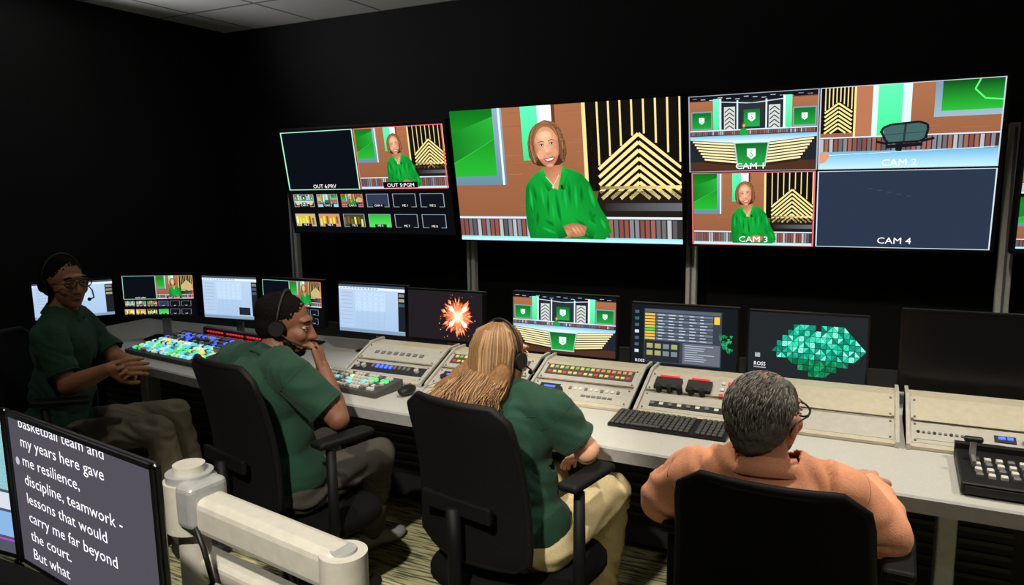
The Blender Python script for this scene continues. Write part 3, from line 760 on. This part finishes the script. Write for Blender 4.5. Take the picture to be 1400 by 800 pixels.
def hand(W,d,n,side,curl=.35,s=1.0):
    W,d,n=V(W),V(d).normalized(),V(n);n=(n-d*n.dot(d)).normalized();t=d.cross(n)*side
    pr=[]
    L=[.072,.080,.074,.058];R=[.0088,.0092,.0088,.0078]
    for i in range(4):
        off=(1.5-i)*.0195
        kn=W+d*(.088-.004*abs(i-1))*s+t*off*s
        pr.append(('c',W+d*.01+t*off*.55,.015*s,kn,.0115*s))
        p=kn;a=curl*.6
        for q,fr in enumerate((.45,.32,.23)):
            dd=d*math.cos(a)+n*math.sin(a)+t*(1.5-i)*.04
            p2=p+dd*L[i]*fr*1.0*s;pr.append(('c',p,R[i]*(1-.07*q)*s,p2,R[i]*(1-.07*(q+1))*s));p=p2;a+=curl
    b0=W+d*.018*s+t*.024*s;b1=b0+(d*.6+t*.62+n*.25).normalized()*.042*s;b2=b1+(d*.85+t*.3+n*.3).normalized()*.032*s;b3=b2+(d*.95+t*.05+n*.3).normalized()*.026*s
    pr+=[('c',b0,.016*s,b1,.0125*s),('c',b1,.0112*s,b2,.0102*s),('c',b2,.0102*s,b3,.0085*s)]
    return pr
def person(name,P):
    root=empty(name,(P['pelvis'][0],P['pelvis'][1],0))
    F=P['face'];T=V((*P['torso'],0)).normalized();Rt=V((T.y,-T.x,0))
    RB=rotm(P['torso'],-P.get('lean',.1))
    skin=mat(name+'_skin',P['skin'],.55,noise_amt=.06,nscale=90,sss=.15,bump=.05,spec=.35);shirt=mat(name+'_shirt',P['shirt'],.9,noise_amt=.12,nscale=260,bump=.18,sheen=.05,spec=.2)
    seamm=mat(name+'_shirt_seam',tuple(int(c*.72) for c in P['shirt']),.9)
    pant=mat(name+'_trousers',P['pants'],.9,noise_amt=.10,nscale=200,bump=.15,spec=.2);hairm=mat(name+'_hair',P['hair'],.95,noise_amt=.25,nscale=120,bump=.3,spec=.08)
    pel,ch,nk,hd=[V(P[k]) for k in('pelvis','chest','neck','head')]
    g=P.get('girth',1);longs=P.get('long',False)
    wa=(pel*.5+ch*.5)
    sh={k:V(P['sh'+k]) for k in'LR'};el={k:V(P['el'+k]) for k in'LR'};wr={k:V(P['wr'+k]) for k in'LR'}
    pr=[('e',ch,(.165*g,.115*g,.15),RB),('e',wa,(.15*g,.12*g,.17),RB),('e',pel+V((0,0,.06)),(.165*g,.135*g,.12),RB),
        ('c',sh['L'],.060,sh['R'],.060),('c',sh['L']*.6+sh['R']*.4-V((0,0,.03)),.085,sh['R']*.6+sh['L']*.4-V((0,0,.03)),.085),
        ('c',ch+V((0,0,.06)),.09,nk,.062)]
    for k in'LR': pr.append(('c',nk-V((0,0,.002)),.056,sh[k]+V((0,0,.008)),.055))
    cuts=[];rings=[]
    for k in'LR':
        if longs:
            e2=el[k].lerp(wr[k],.86);pr+=[('c',sh[k],.060*g,el[k],.054*g),('c',el[k],.054*g,e2,.044)]
            cuts.append((el[k].lerp(wr[k],.80),wr[k]-el[k],.07));rings.append((sh[k],el[k],.14))
        else:
            e2=sh[k].lerp(el[k],.80);pr.append(('c',sh[k],.062*g,e2,.058*g))
            cuts.append((sh[k].lerp(el[k],.76),(el[k]-sh[k]),.12));rings+= [(sh[k],el[k],.08),(sh[k],el[k],.70)]
    cuts.append((nk+V((0,0,.014)),(hd-nk),.072))
    so=blob('shirt',pr,.009,shirt,root,9,.006,7,cuts,(1,1,.6),.004,folds=P.get('folds',.0065),ffreq=P.get('ffreq',22))
    bv=BVHTree.FromPolygons([v.co.copy() for v in so.data.vertices],[list(p.vertices) for p in so.data.polygons])
    b=MB()
    yk=[]
    for i in range(25):
        x=-.155+.31*i/24;o=V(ch)+Rt*x-T*.5;o.z=(sh['L'].z+sh['R'].z)/2-.012+.010*abs(x)/.15
        h=bv.ray_cast(o,T,.6)
        if h[0] is not None: yk.append(h[0]-T*.0035)
    if len(yk)>4: b.tube(yk,.0022,seamm,6)
    for a0,a1,t in rings:
        c0=a0.lerp(a1,t);ax=(a1-a0).normalized();u=ax.orthogonal().normalized();w=ax.cross(u);pts=[]
        for i in range(28):
            an=6.2832*i/28;d=u*math.cos(an)+w*math.sin(an);h=bv.ray_cast(c0+d*.2,-d,.2)
            if h[0] is not None and (h[0]-c0).length<.105: pts.append(h[0]+d*.0035)
            else:
                if len(pts)>3: b.tube(pts,.0020,seamm,6)
                pts=[]
        if len(pts)>3: b.tube(pts+([pts[0]] if len(pts)==28 else []),.0020,seamm,6)
    if b.v: b.obj('shirt_seams',root)
    up=(hd-nk).normalized()
    b=MB()
    xa=up.cross(T).normalized();ya=xa.cross(up)
    if ya.dot(T)<0: ya=-ya
    for (r0,z0),(r1,z1) in (((.072,-.008),(.064,.032)),((.067,.032),(.090,-.008))):
        N=28;vs=[]
        for rr_,zz in((r0,z0),(r1,z1)):
            for i in range(N):
                a=math.pi/2+.25+(2*math.pi-.5)*i/(N-1)
                vs.append(nk+xa*math.cos(a)*rr_+ya*(math.sin(a)*rr_*.95)+up*(zz-.010-.012*math.sin(a)))
        b.add(vs,[[i,i+1,N+i+1,N+i] for i in range(N-1)],shirt,True)
    o=b.obj('collar',root);sm=o.modifiers.new('s','SOLIDIFY');sm.thickness=.004
    hp={'L':pel-Rt*.09,'R':pel+Rt*.09}
    pr=[('e',pel,(.17*g,.14*g,.1),RB)];sh_=[]
    for k in'LR':
        kn=V(P['kn'+k]);an=V(P['an'+k])
        pr+=[('c',hp[k],.088,kn,.060),('c',kn,.060,an+(kn-an).normalized()*.02,.048),('c',kn.lerp(an,.75),.050,kn.lerp(an,.9),.056)]
        td=V((*P.get('toe'+k,P['torso']),0)).normalized();ft=V((an.x,an.y,0))
        sh_+=[('e',ft+V((0,0,.055))-td*.01,(.04,.055,.05),rotm(td)),('e',ft+td*.10+V((0,0,.037)),(.047,.09,.034),rotm(td)),('c',ft+V((0,0,.06)),.04,ft+td*.09+V((0,0,.042)),.036),
              ('c',ft+V((0,0,.02))-td*.035,.018,ft+td*.17+V((0,0,.02)),.016),('c',ft+V((0,0,.05)),.036,an+V((0,0,.04)),.036)]
    blob('trousers',pr,.010,pant,root,5,.005,9,folds=.0075)
    blob('shoes',sh_,.007,mat(name+'_shoe',P.get('shoe',(30,30,32)),.6),root,2)
    for k,sd in(('L',1),('R',-1)):
        pr=[('c',sh[k].lerp(el[k],.55),.042,el[k],.038),('c',el[k],.040,el[k].lerp(wr[k],.35),.041),('c',el[k].lerp(wr[k],.35),.041,wr[k],.0265),('c',wr[k],.0262,wr[k]+V(P['hd'+k]).normalized()*.02,.024)]
        pr+=hand(wr[k],P['hd'+k],P['pn'+k],P.get('ts'+k,sd),P.get('curl'+k,.35),P.get('hs',1.0))
        blob('arm_and_hand_'+('left' if k=='L' else 'right'),pr,.0038,skin,root,3)
    H=rotm(F,P.get('hpitch',0),P.get('hroll',0));s=P.get('hscale',1)
    def q(x,y,z): return hd+H@(V((x,y,z))*s)
    def e(x,y,z,a,b_,c): return ('e',q(x,y,z),(a*s,b_*s,c*s),H)
    pr=[e(0,-.018,.032,.074,.095,.083),e(0,.03,-.028,.059,.064,.082),e(0,.048,-.082,.034,.036,.030),e(0,.035,-.07,.048,.045,.035),
        ('c',q(0,.086,.008),.009*s,q(0,.107,-.032),.0125*s),e(.012,.094,-.035,.009,.011,.008),e(-.012,.094,-.035,.009,.011,.008),
        e(0,.072,.03,.05,.022,.013),e(.036,.062,-.024,.024,.026,.026),e(-.036,.062,-.024,.024,.026,.026),
        e(0,.086,-.058,.024,.011,.007),e(0,.084,-.068,.021,.011,.007),
        e(.078,-.008,-.008,.008,.019,.031),e(-.078,-.008,-.008,.008,.019,.031),e(.084,-.014,.004,.006,.014,.02),e(-.084,-.014,.004,.006,.014,.02),
        ('c',q(0,-.022,-.055),.056*s,nk-V((0,0,.01)),.062*s),('c',nk-V((0,0,.01)),.060,nk-V((0,0,.05)),.066)]
    blob('head_and_neck',pr,.0042,skin,root,3)
    b=MB();lipm=mat(name+'_lips',tuple(int(c*.75) if i else int(c*.85) for i,c in enumerate(P['skin'])),.5)
    ew=mat('eye_white',(168,158,150),.4);ei=mat('eye_iris',(34,22,16),.3)
    HM=Matrix.Translation(hd)@H.to_4x4()@Matrix.Scale(s,4)
    for x in(-.031,.031):
        b.sph((x,.078,.005),(.0130,.0115,.0062),ew,HM);b.sph((x,.0870,.005),(.0052,.0038,.0052),ei,HM)
        b.tube([(x-.018,.084,.027),(x,.094,.032),(x+.018,.084,.027)],.0032,hairm,6,HM)
        b.tube([(x-.015,.084,.009),(x,.0915,.0125),(x+.015,.084,.009)],.0032,skin,6,HM)
        b.tube([(x-.014,.083,-.001),(x,.0895,-.004),(x+.014,.083,-.001)],.0026,skin,6,HM)
    b.tube([(-.02,.09,-.061),(-.008,.098,-.060),(0,.098,-.061),(.008,.098,-.060),(.02,.09,-.061)],[.001,.004,.0045,.004,.001],lipm,8,HM)
    b.tube([(-.017,.088,-.067),(0,.096,-.069),(.017,.088,-.067)],[.001,.005,.001],lipm,8,HM)
    b.obj('face_features',root)
    st=P['style']
    if st=='short':
        pr=[e(0,-.026,.044,.078,.096,.077),e(0,-.045,.0,.075,.071,.07)];blob('hair',pr,.0042,hairm,root,1,.003,140)
        if P.get('beard'): blob('beard',[e(0,.046,-.09,.037,.036,.028),e(.040,.02,-.065,.016,.04,.03),e(-.040,.02,-.065,.016,.04,.03)],.004,hairm,root,1,.002,120)
    elif st=='grey':
        pr=[e(0,-.024,.040,.080,.097,.074),e(0,-.045,.0,.078,.073,.072),e(0,-.06,-.04,.058,.045,.045)]
        blob('hair',pr,.0045,hairm,root,2,.006,60,stretch=(1,1,.4))
        b=MB();r2=random.Random(2);hl=[mat('grey_hair_light',(156,151,144),.6),mat('grey_hair_mid',(130,125,119),.6),mat('grey_hair_dark',(98,92,87),.6)]
        for i in range(1700):
            a=r2.uniform(0,6.283);sz=r2.uniform(-.72,1);v=math.asin(sz);cx,cz=math.cos(a)*math.cos(v),math.sin(v);cy=math.sin(a)*math.cos(v)
            if cy>.35 and cz<.6: continue
            if abs(cx)>.82 and cy>-.15 and cz<.0: continue
            n0=V((cx,cy,cz));dv=V((r2.uniform(-.25,.25),-.5 if cz>.3 else -.1,-1+.6*cz));dv=(dv-n0*dv.dot(n0)).normalized()
            L=r2.uniform(.2,.4);pts=[]
            for t in (0,.5,1):
                m_=(n0+dv*L*t).normalized()*(1.0+.02*math.sin(t*3))
                pts.append(V((m_.x*.082,-.028+m_.y*.098,.028+m_.z*.088)))
            b.tube(pts,[.0007,.0011,.0003],hl[r2.choice((0,1,1,2))],4,HM)
        b.obj('hair_strands',root)
    elif st=='long':
        pr=[e(0,-.022,.042,.080,.100,.080),e(0,-.05,-.01,.080,.073,.09),e(.066,-.01,-.02,.018,.042,.07),e(-.066,-.01,-.02,.018,.042,.07)]
        ends=[V(x) for x in P['hair_ends']]
        for i,E in enumerate(ends):
            t=i/(len(ends)-1)-.5;st_=q(t*.12,-.075,-.04);mid=st_.lerp(E,.5)+V((0,-.012,.0))
            pr+=[('c',st_,.038,mid,.032),('c',mid,.032,E,.010)]
        blob('hair',pr,.006,hairm,root,2,.006,32,stretch=(1,1,.2))
        b=MB();r2=random.Random(4);hl=[mat('hair_strand_%d'%i,c,.5) for i,c in enumerate([(170,132,92),(136,100,66),(106,76,50),(190,152,110)])]
        for i in range(620):
            a=r2.uniform(-1.6,1.6);tt=(a/1.6)*.5;wv=r2.uniform(-.012,.012)
            s0=q(math.sin(a)*.02,-.02-.02*math.cos(a),.124);sa=q(math.sin(a)*.066,-.03-.068*math.cos(a),.098);s1=q(math.sin(a)*.087,-.035-.088*math.cos(a),.045);s2=q(math.sin(a)*.088,-.045-.082*math.cos(a),-.03)
            fi=min(len(ends)-1.001,max(0,(tt+.5)*(len(ends)-1)));j=int(fi);E=ends[j].lerp(ends[j+1],fi-j)+V((r2.uniform(-.03,.03),r2.uniform(-.03,.01),r2.uniform(-.03,.04)))
            md=s2.lerp(E,.35)+V((wv,-.034+r2.uniform(-.010,.004),0));me_=s2.lerp(E,.7)+V((-wv*1.4,-.034+r2.uniform(-.010,.004),0))
            b.tube([s0,sa,s1,s2,md,me_,E],[.0005,.0010,.0012,.0012,.0012,.0010,.0003],hl[r2.choice((0,1,1,2,2,3))],4)
        b.obj('hair_strands',root)
    if P.get('headset'):
        b=MB();pts=[(.089*math.cos(a),-.01-.0*a,.02+.111*math.sin(a)) for a in [math.pi*i/20 for i in range(21)]]
        b.tube(pts,.005,BLACK,8,HM)
        for x in(-1,1):
            b.cyl((x*.082,-.008,0),(x*.098,-.008,0),.027,BLACK,seg=24,M=HM);b.cyl((x*.078,-.008,0),(x*.088,-.008,0),.030,FAB,seg=24,M=HM)
        x=P.get('micside',1);b.tube([(x*.095,0,-.01),(x*.09,.05,-.04),(x*.06,.105,-.066),(x*.03,.122,-.068)],.003,BLACK,6,HM);b.sph((x*.028,.122,-.068),.008,FAB,HM)
        b.obj('headset',root)
    if P.get('glasses'):
        b=MB();gm=mat('glasses_frame',(16,14,14),.3)
        for x in(-.033,.033):
            b.tube([(x+.027*math.cos(a)*(1),.103-.004*abs(math.cos(a)),.004+.018*math.sin(a)) for a in [2*math.pi*i/20 for i in range(20)]],.0026,gm,6,HM,closed=True)
        b.tube([(-.008,.104,.008),(0,.107,.010),(.008,.104,.008)],.0022,gm,6,HM)
        for x in(-1,1): b.tube([(x*.06,.1,.008),(x*.082,.05,.008),(x*.088,-.02,.006),(x*.086,-.035,-.012)],.0022,gm,6,HM)
        b.obj('eyeglasses',root)
    return root

GREEN=(30,60,46)
person('seated_technical_director',dict(pelvis=(-3.22,1.93,.56),chest=(-3.20,1.98,.97),neck=(-3.20,1.99,1.12),head=(-3.185,2.00,1.245),face=(1,-.02),torso=(.8,.6),lean=.0,
  shL=(-3.30,2.12,1.045),shR=(-3.08,1.84,1.045),elL=(-3.10,2.17,.86),elR=(-2.98,1.84,.84),wrL=(-2.82,2.02,.915),wrR=(-2.79,1.90,.92),
  hdL=(.75,-.6,.1),hdR=(.8,.55,.05),pnL=(-.3,-.6,-.3),pnR=(-.2,.7,-.2),curlL=.5,curlR=.5,
  knL=(-2.92,2.30,.60),knR=(-2.76,2.08,.61),anL=(-2.86,2.36,.09),anR=(-2.70,2.12,.09),skin=(144,98,74),shirt=GREEN,pants=(92,86,74),hair=(14,12,11),style='short',headset=True,glasses=True,micside=-1,hs=1.0))
person('seated_camera_shader',dict(pelvis=(-1.90,1.93,.56),chest=(-1.98,1.93,.90),neck=(-1.955,1.97,1.035),head=(-1.93,2.02,1.145),face=(.85,.42),hpitch=-.15,torso=(.3,.95),lean=.12,girth=1.10,
  shL=(-2.17,2.0,.995),shR=(-1.80,1.89,1.0),elL=(-2.20,2.18,.86),elR=(-1.65,1.95,.84),wrL=(-2.04,2.31,.79),wrR=(-1.79,2.05,.975),
  hdL=(.5,.3,-.3),hdR=(-.35,.1,.75),pnL=(0,0,-1),pnR=(-.5,-.2,-.2),curlR=.75,
  knL=(-2.02,2.30,.58),knR=(-1.74,2.30,.58),anL=(-2.16,2.60,.09),anR=(-1.98,2.53,.09),skin=(116,76,57),shirt=GREEN,pants=(66,63,59),hair=(13,11,10),style='short',headset=True,shoe=(150,150,152),micside=1,beard=True))
person('seated_graphics_operator',dict(pelvis=(-.95,1.95,.55),chest=(-1.01,1.96,.87),neck=(-1.035,1.985,.995),head=(-1.035,2.02,1.105),face=(.25,.97),torso=(.12,1),lean=.08,hpitch=-.05,
  shL=(-1.19,1.96,.965),shR=(-.845,1.97,.965),elL=(-1.25,2.06,.85),elR=(-.75,2.02,.84),wrL=(-1.12,2.23,.79),wrR=(-.82,2.20,.75),
  hdL=(.5,.3,-.4),hdR=(-.6,.4,-.35),pnL=(0,0,-1),pnR=(0,0,-1),
  knL=(-1.00,2.33,.58),knR=(-.76,2.31,.59),anL=(-1.0,2.44,.09),anR=(-.84,2.42,.09),toeR=(.2,1),skin=(222,170,140),shirt=GREEN,pants=(198,182,140),hair=(124,92,62),style='long',headset=True,hs=.92,hscale=.93,
  shoe=(40,36,34),hair_ends=[(-1.22,1.855,.975),(-1.165,1.83,.94),(-1.10,1.825,.92),(-1.03,1.835,.935),(-.985,1.855,.97)]))
person('seated_director',dict(pelvis=(-.16,1.77,.54),chest=(-.18,1.75,.86),neck=(-.195,1.73,.985),head=(-.20,1.745,1.10),face=(.42,.90),torso=(.02,1),lean=.02,girth=1.08,
  shL=(-.355,1.74,.93),shR=(-.035,1.76,.93),elL=(-.445,1.80,.83),elR=(.06,1.82,.83),wrL=(-.38,2.06,.845),wrR=(.03,2.07,.845),
  hdL=(.3,.9,-.05),hdR=(-.2,.9,-.05),pnL=(0,0,-1),pnR=(0,0,-1),hscale=.95,glasses=True,long=True,folds=.008,ffreq=15,
  knL=(-.28,2.20,.57),knR=(-.02,2.20,.57),anL=(-.28,2.26,.09),anR=(-.02,2.26,.09),skin=(196,140,116),shirt=(232,160,124),pants=(60,60,66),hair=(108,103,98),style='grey'))

# ---------------------------------------------------------------- prompter station in the foreground
b=MB()
b.box((-1.65,.72,.67),(1.5,.62,.035),DARK,bev=.004)
for x in(-2.3,-1.0):
    b.box((x,.72,.34),(.06,.06,.64),DARK);b.box((x,.72,.02),(.08,.5,.04),DARK)
b.obj('prompter_desk',origin=(-1.65,.72,0))
def quadM(pa,pb,z0,z1,draw,name='prompter_monitor'):
    a,b_=V(pa),V(pb);d=b_-a
    return display(name,((a.x+b_.x)/2,(a.y+b_.y)/2,(z0+z1)/2),d.length,z1-z0,draw,math.atan2(d.y,d.x),0,bez=.009,depth=.014,bulge=.02,stand=.6885)
quadM((-1.556,.829),(-1.02,.751),.885,1.21,prompter);quadM((-2.13,.80),(-1.572,.832),.885,1.21,rundown)
b=MB()
ax_,ay_=-1.37,1.10
b.box((ax_,ay_,.345),(.12,.12,.66),DARK);b.box((ax_,ay_,.01),(.5,.3,.02),DARK)
b.cyl((ax_,ay_,.67),(ax_,ay_,.88),.035,SILV);b.cyl((ax_,ay_,.88),(ax_,ay_,.995),.058,SILV,seg=32);b.cyl((ax_,ay_,.995),(ax_,ay_,1.012),.052,ALU,seg=32);b.cyl((ax_,ay_,1.012),(ax_,ay_,1.03),.035,SILV,seg=32)
def beam(p0,p1,w,h,m,bv=.014):
    p0,p1=V(p0),V(p1);d=p1-p0;M=Matrix.Translation((p0+p1)/2)@d.to_track_quat('X','Z').to_matrix().to_4x4();b.box((0,0,0),(d.length,w,h),m,M,bev=bv)
beam((-1.33,1.09,.935),(-.875,1.04,.915),.075,.085,SILV,.02)
beam((-1.35,1.09,.955),(-1.29,1.085,.955),.10,.10,ALU)
b.cyl((-.885,1.04,.85),(-.885,1.04,.952),.047,SILV,seg=32)
b.cyl((-.885,1.04,.952),(-.885,1.04,.958),.026,ALU,seg=24)
beam((-1.38,1.12,.79),(-.93,1.07,.77),.06,.05,SILV)
b.tube([(-1.31,1.05,.93),(-1.27,1.04,.87),(-1.25,1.04,.80),(-1.29,1.05,.76),(-1.36,1.06,.73)],.006,BLACK)
b.obj('monitor_support_arm',origin=(ax_,ay_,.7))

# ---------------------------------------------------------------- ceiling downlights (modelled fixtures, some added as fill)
def downlight(x,y,e,col=(1,.92,.78),spot=75,tx=None,ty=None,tz=.75,blend=.5,soft=.05):
    r=empty('ceiling_downlight',(x,y,ZC));b=MB()
    N=28;vs=[]
    for rr_,zz in((.085,ZC-.001),(.085,ZC-.012),(.06,ZC-.012),(.052,ZC-.001)):
        vs+=[(x+rr_*math.cos(2*math.pi*i/N),y+rr_*math.sin(2*math.pi*i/N),zz) for i in range(N)]
    b.add(vs,[[k*N+i,k*N+(i+1)%N,(k+1)*N+(i+1)%N,(k+1)*N+i] for k in range(3) for i in range(N)],WHITE,True)
    b.cyl((x,y,ZC-.003),(x,y,ZC-.001),.05,mat('lamp_lens',(255,225,180),.5,emit=(255,225,180),estr=3),seg=N)
    b.obj('trim_ring',r)
    L=bpy.data.lights.new('downlight_lamp','SPOT');L.energy=e;L.color=col;L.spot_size=math.radians(spot);L.spot_blend=blend;L.shadow_soft_size=soft
    o=bpy.data.objects.new('downlight_lamp',L);o.location=(x,y,ZC-.02)
    if tx is not None: o.rotation_euler=(V((tx,ty,tz))-V((x,y,ZC))).to_track_quat('-Z','Y').to_euler()
    finish(o,r)
downlight(-1.15,2.2,120,tx=-1.2,ty=2.7,spot=108,blend=.8);downlight(.15,2.3,125,tx=.15,ty=2.7,spot=108,blend=.8);downlight(1.35,2.3,110,spot=90)
downlight(-.55,-.35,560,spot=34,tx=-1.75,ty=2.5,tz=0,blend=.3);downlight(.3,-.4,50,spot=45,tx=.1,ty=1.9,tz=.8)
downlight(-1.2,.1,35,spot=40,tx=-1.1,ty=1.1,tz=.9)
downlight(-2.6,.9,30,spot=60,tx=-2.95,ty=2.0,tz=.9,col=(1,.93,.82))  # fill lamp added to brighten the technical director
downlight(-3.3,3.2,12,spot=150,col=(.85,.92,1));downlight(1.2,.2,25,spot=120)  # the cool wide one is added fill that lifts the room's ambient light
r=empty('added_fill_sconce',(X0+.07,2.3,2.45));b=MB()  # unseen sconce, added to brighten the ceiling tiles
b.box((X0+.012,2.3,2.42),(.024,.1,.12),BLACK,bev=.004);b.cyl((X0+.07,2.3,2.38),(X0+.07,2.3,2.48),.035,BLACK,r1=.055)
b.obj('added_fill_shade',r)
L=bpy.data.lights.new('added_fill_lamp','SPOT');L.energy=150;L.color=(1,.99,.97);L.spot_size=math.radians(90);L.spot_blend=.9;L.shadow_soft_size=.04
o=bpy.data.objects.new('added_fill_lamp',L);o.location=(X0+.07,2.3,2.5);o.rotation_euler=(V((-3.1,3.7,3.05))-V(o.location)).to_track_quat('-Z','Y').to_euler();finish(o,r)
w=bpy.data.worlds.new('world');scene.world=w;w.use_nodes=True
w.node_tree.nodes['Background'].inputs[0].default_value=(.6,.7,1,1);w.node_tree.nodes['Background'].inputs[1].default_value=.004

# ---------------------------------------------------------------- camera
cam=bpy.data.cameras.new('camera');co=bpy.data.objects.new('camera',cam);bpy.context.collection.objects.link(co)
cam.sensor_width=36;cam.lens=1000/1400*36;cam.clip_start=.05
Rr=((.89796,.43979,-.01587),(.05091,-.13963,-.98889),(-.43712,.88718,-.14778))
M=Matrix.Identity(4)
for i in range(3): M[i][0]=Rr[0][i];M[i][1]=-Rr[1][i];M[i][2]=-Rr[2][i]
M.translation=V((0,0,1.65));co.matrix_world=M
scene.camera=co
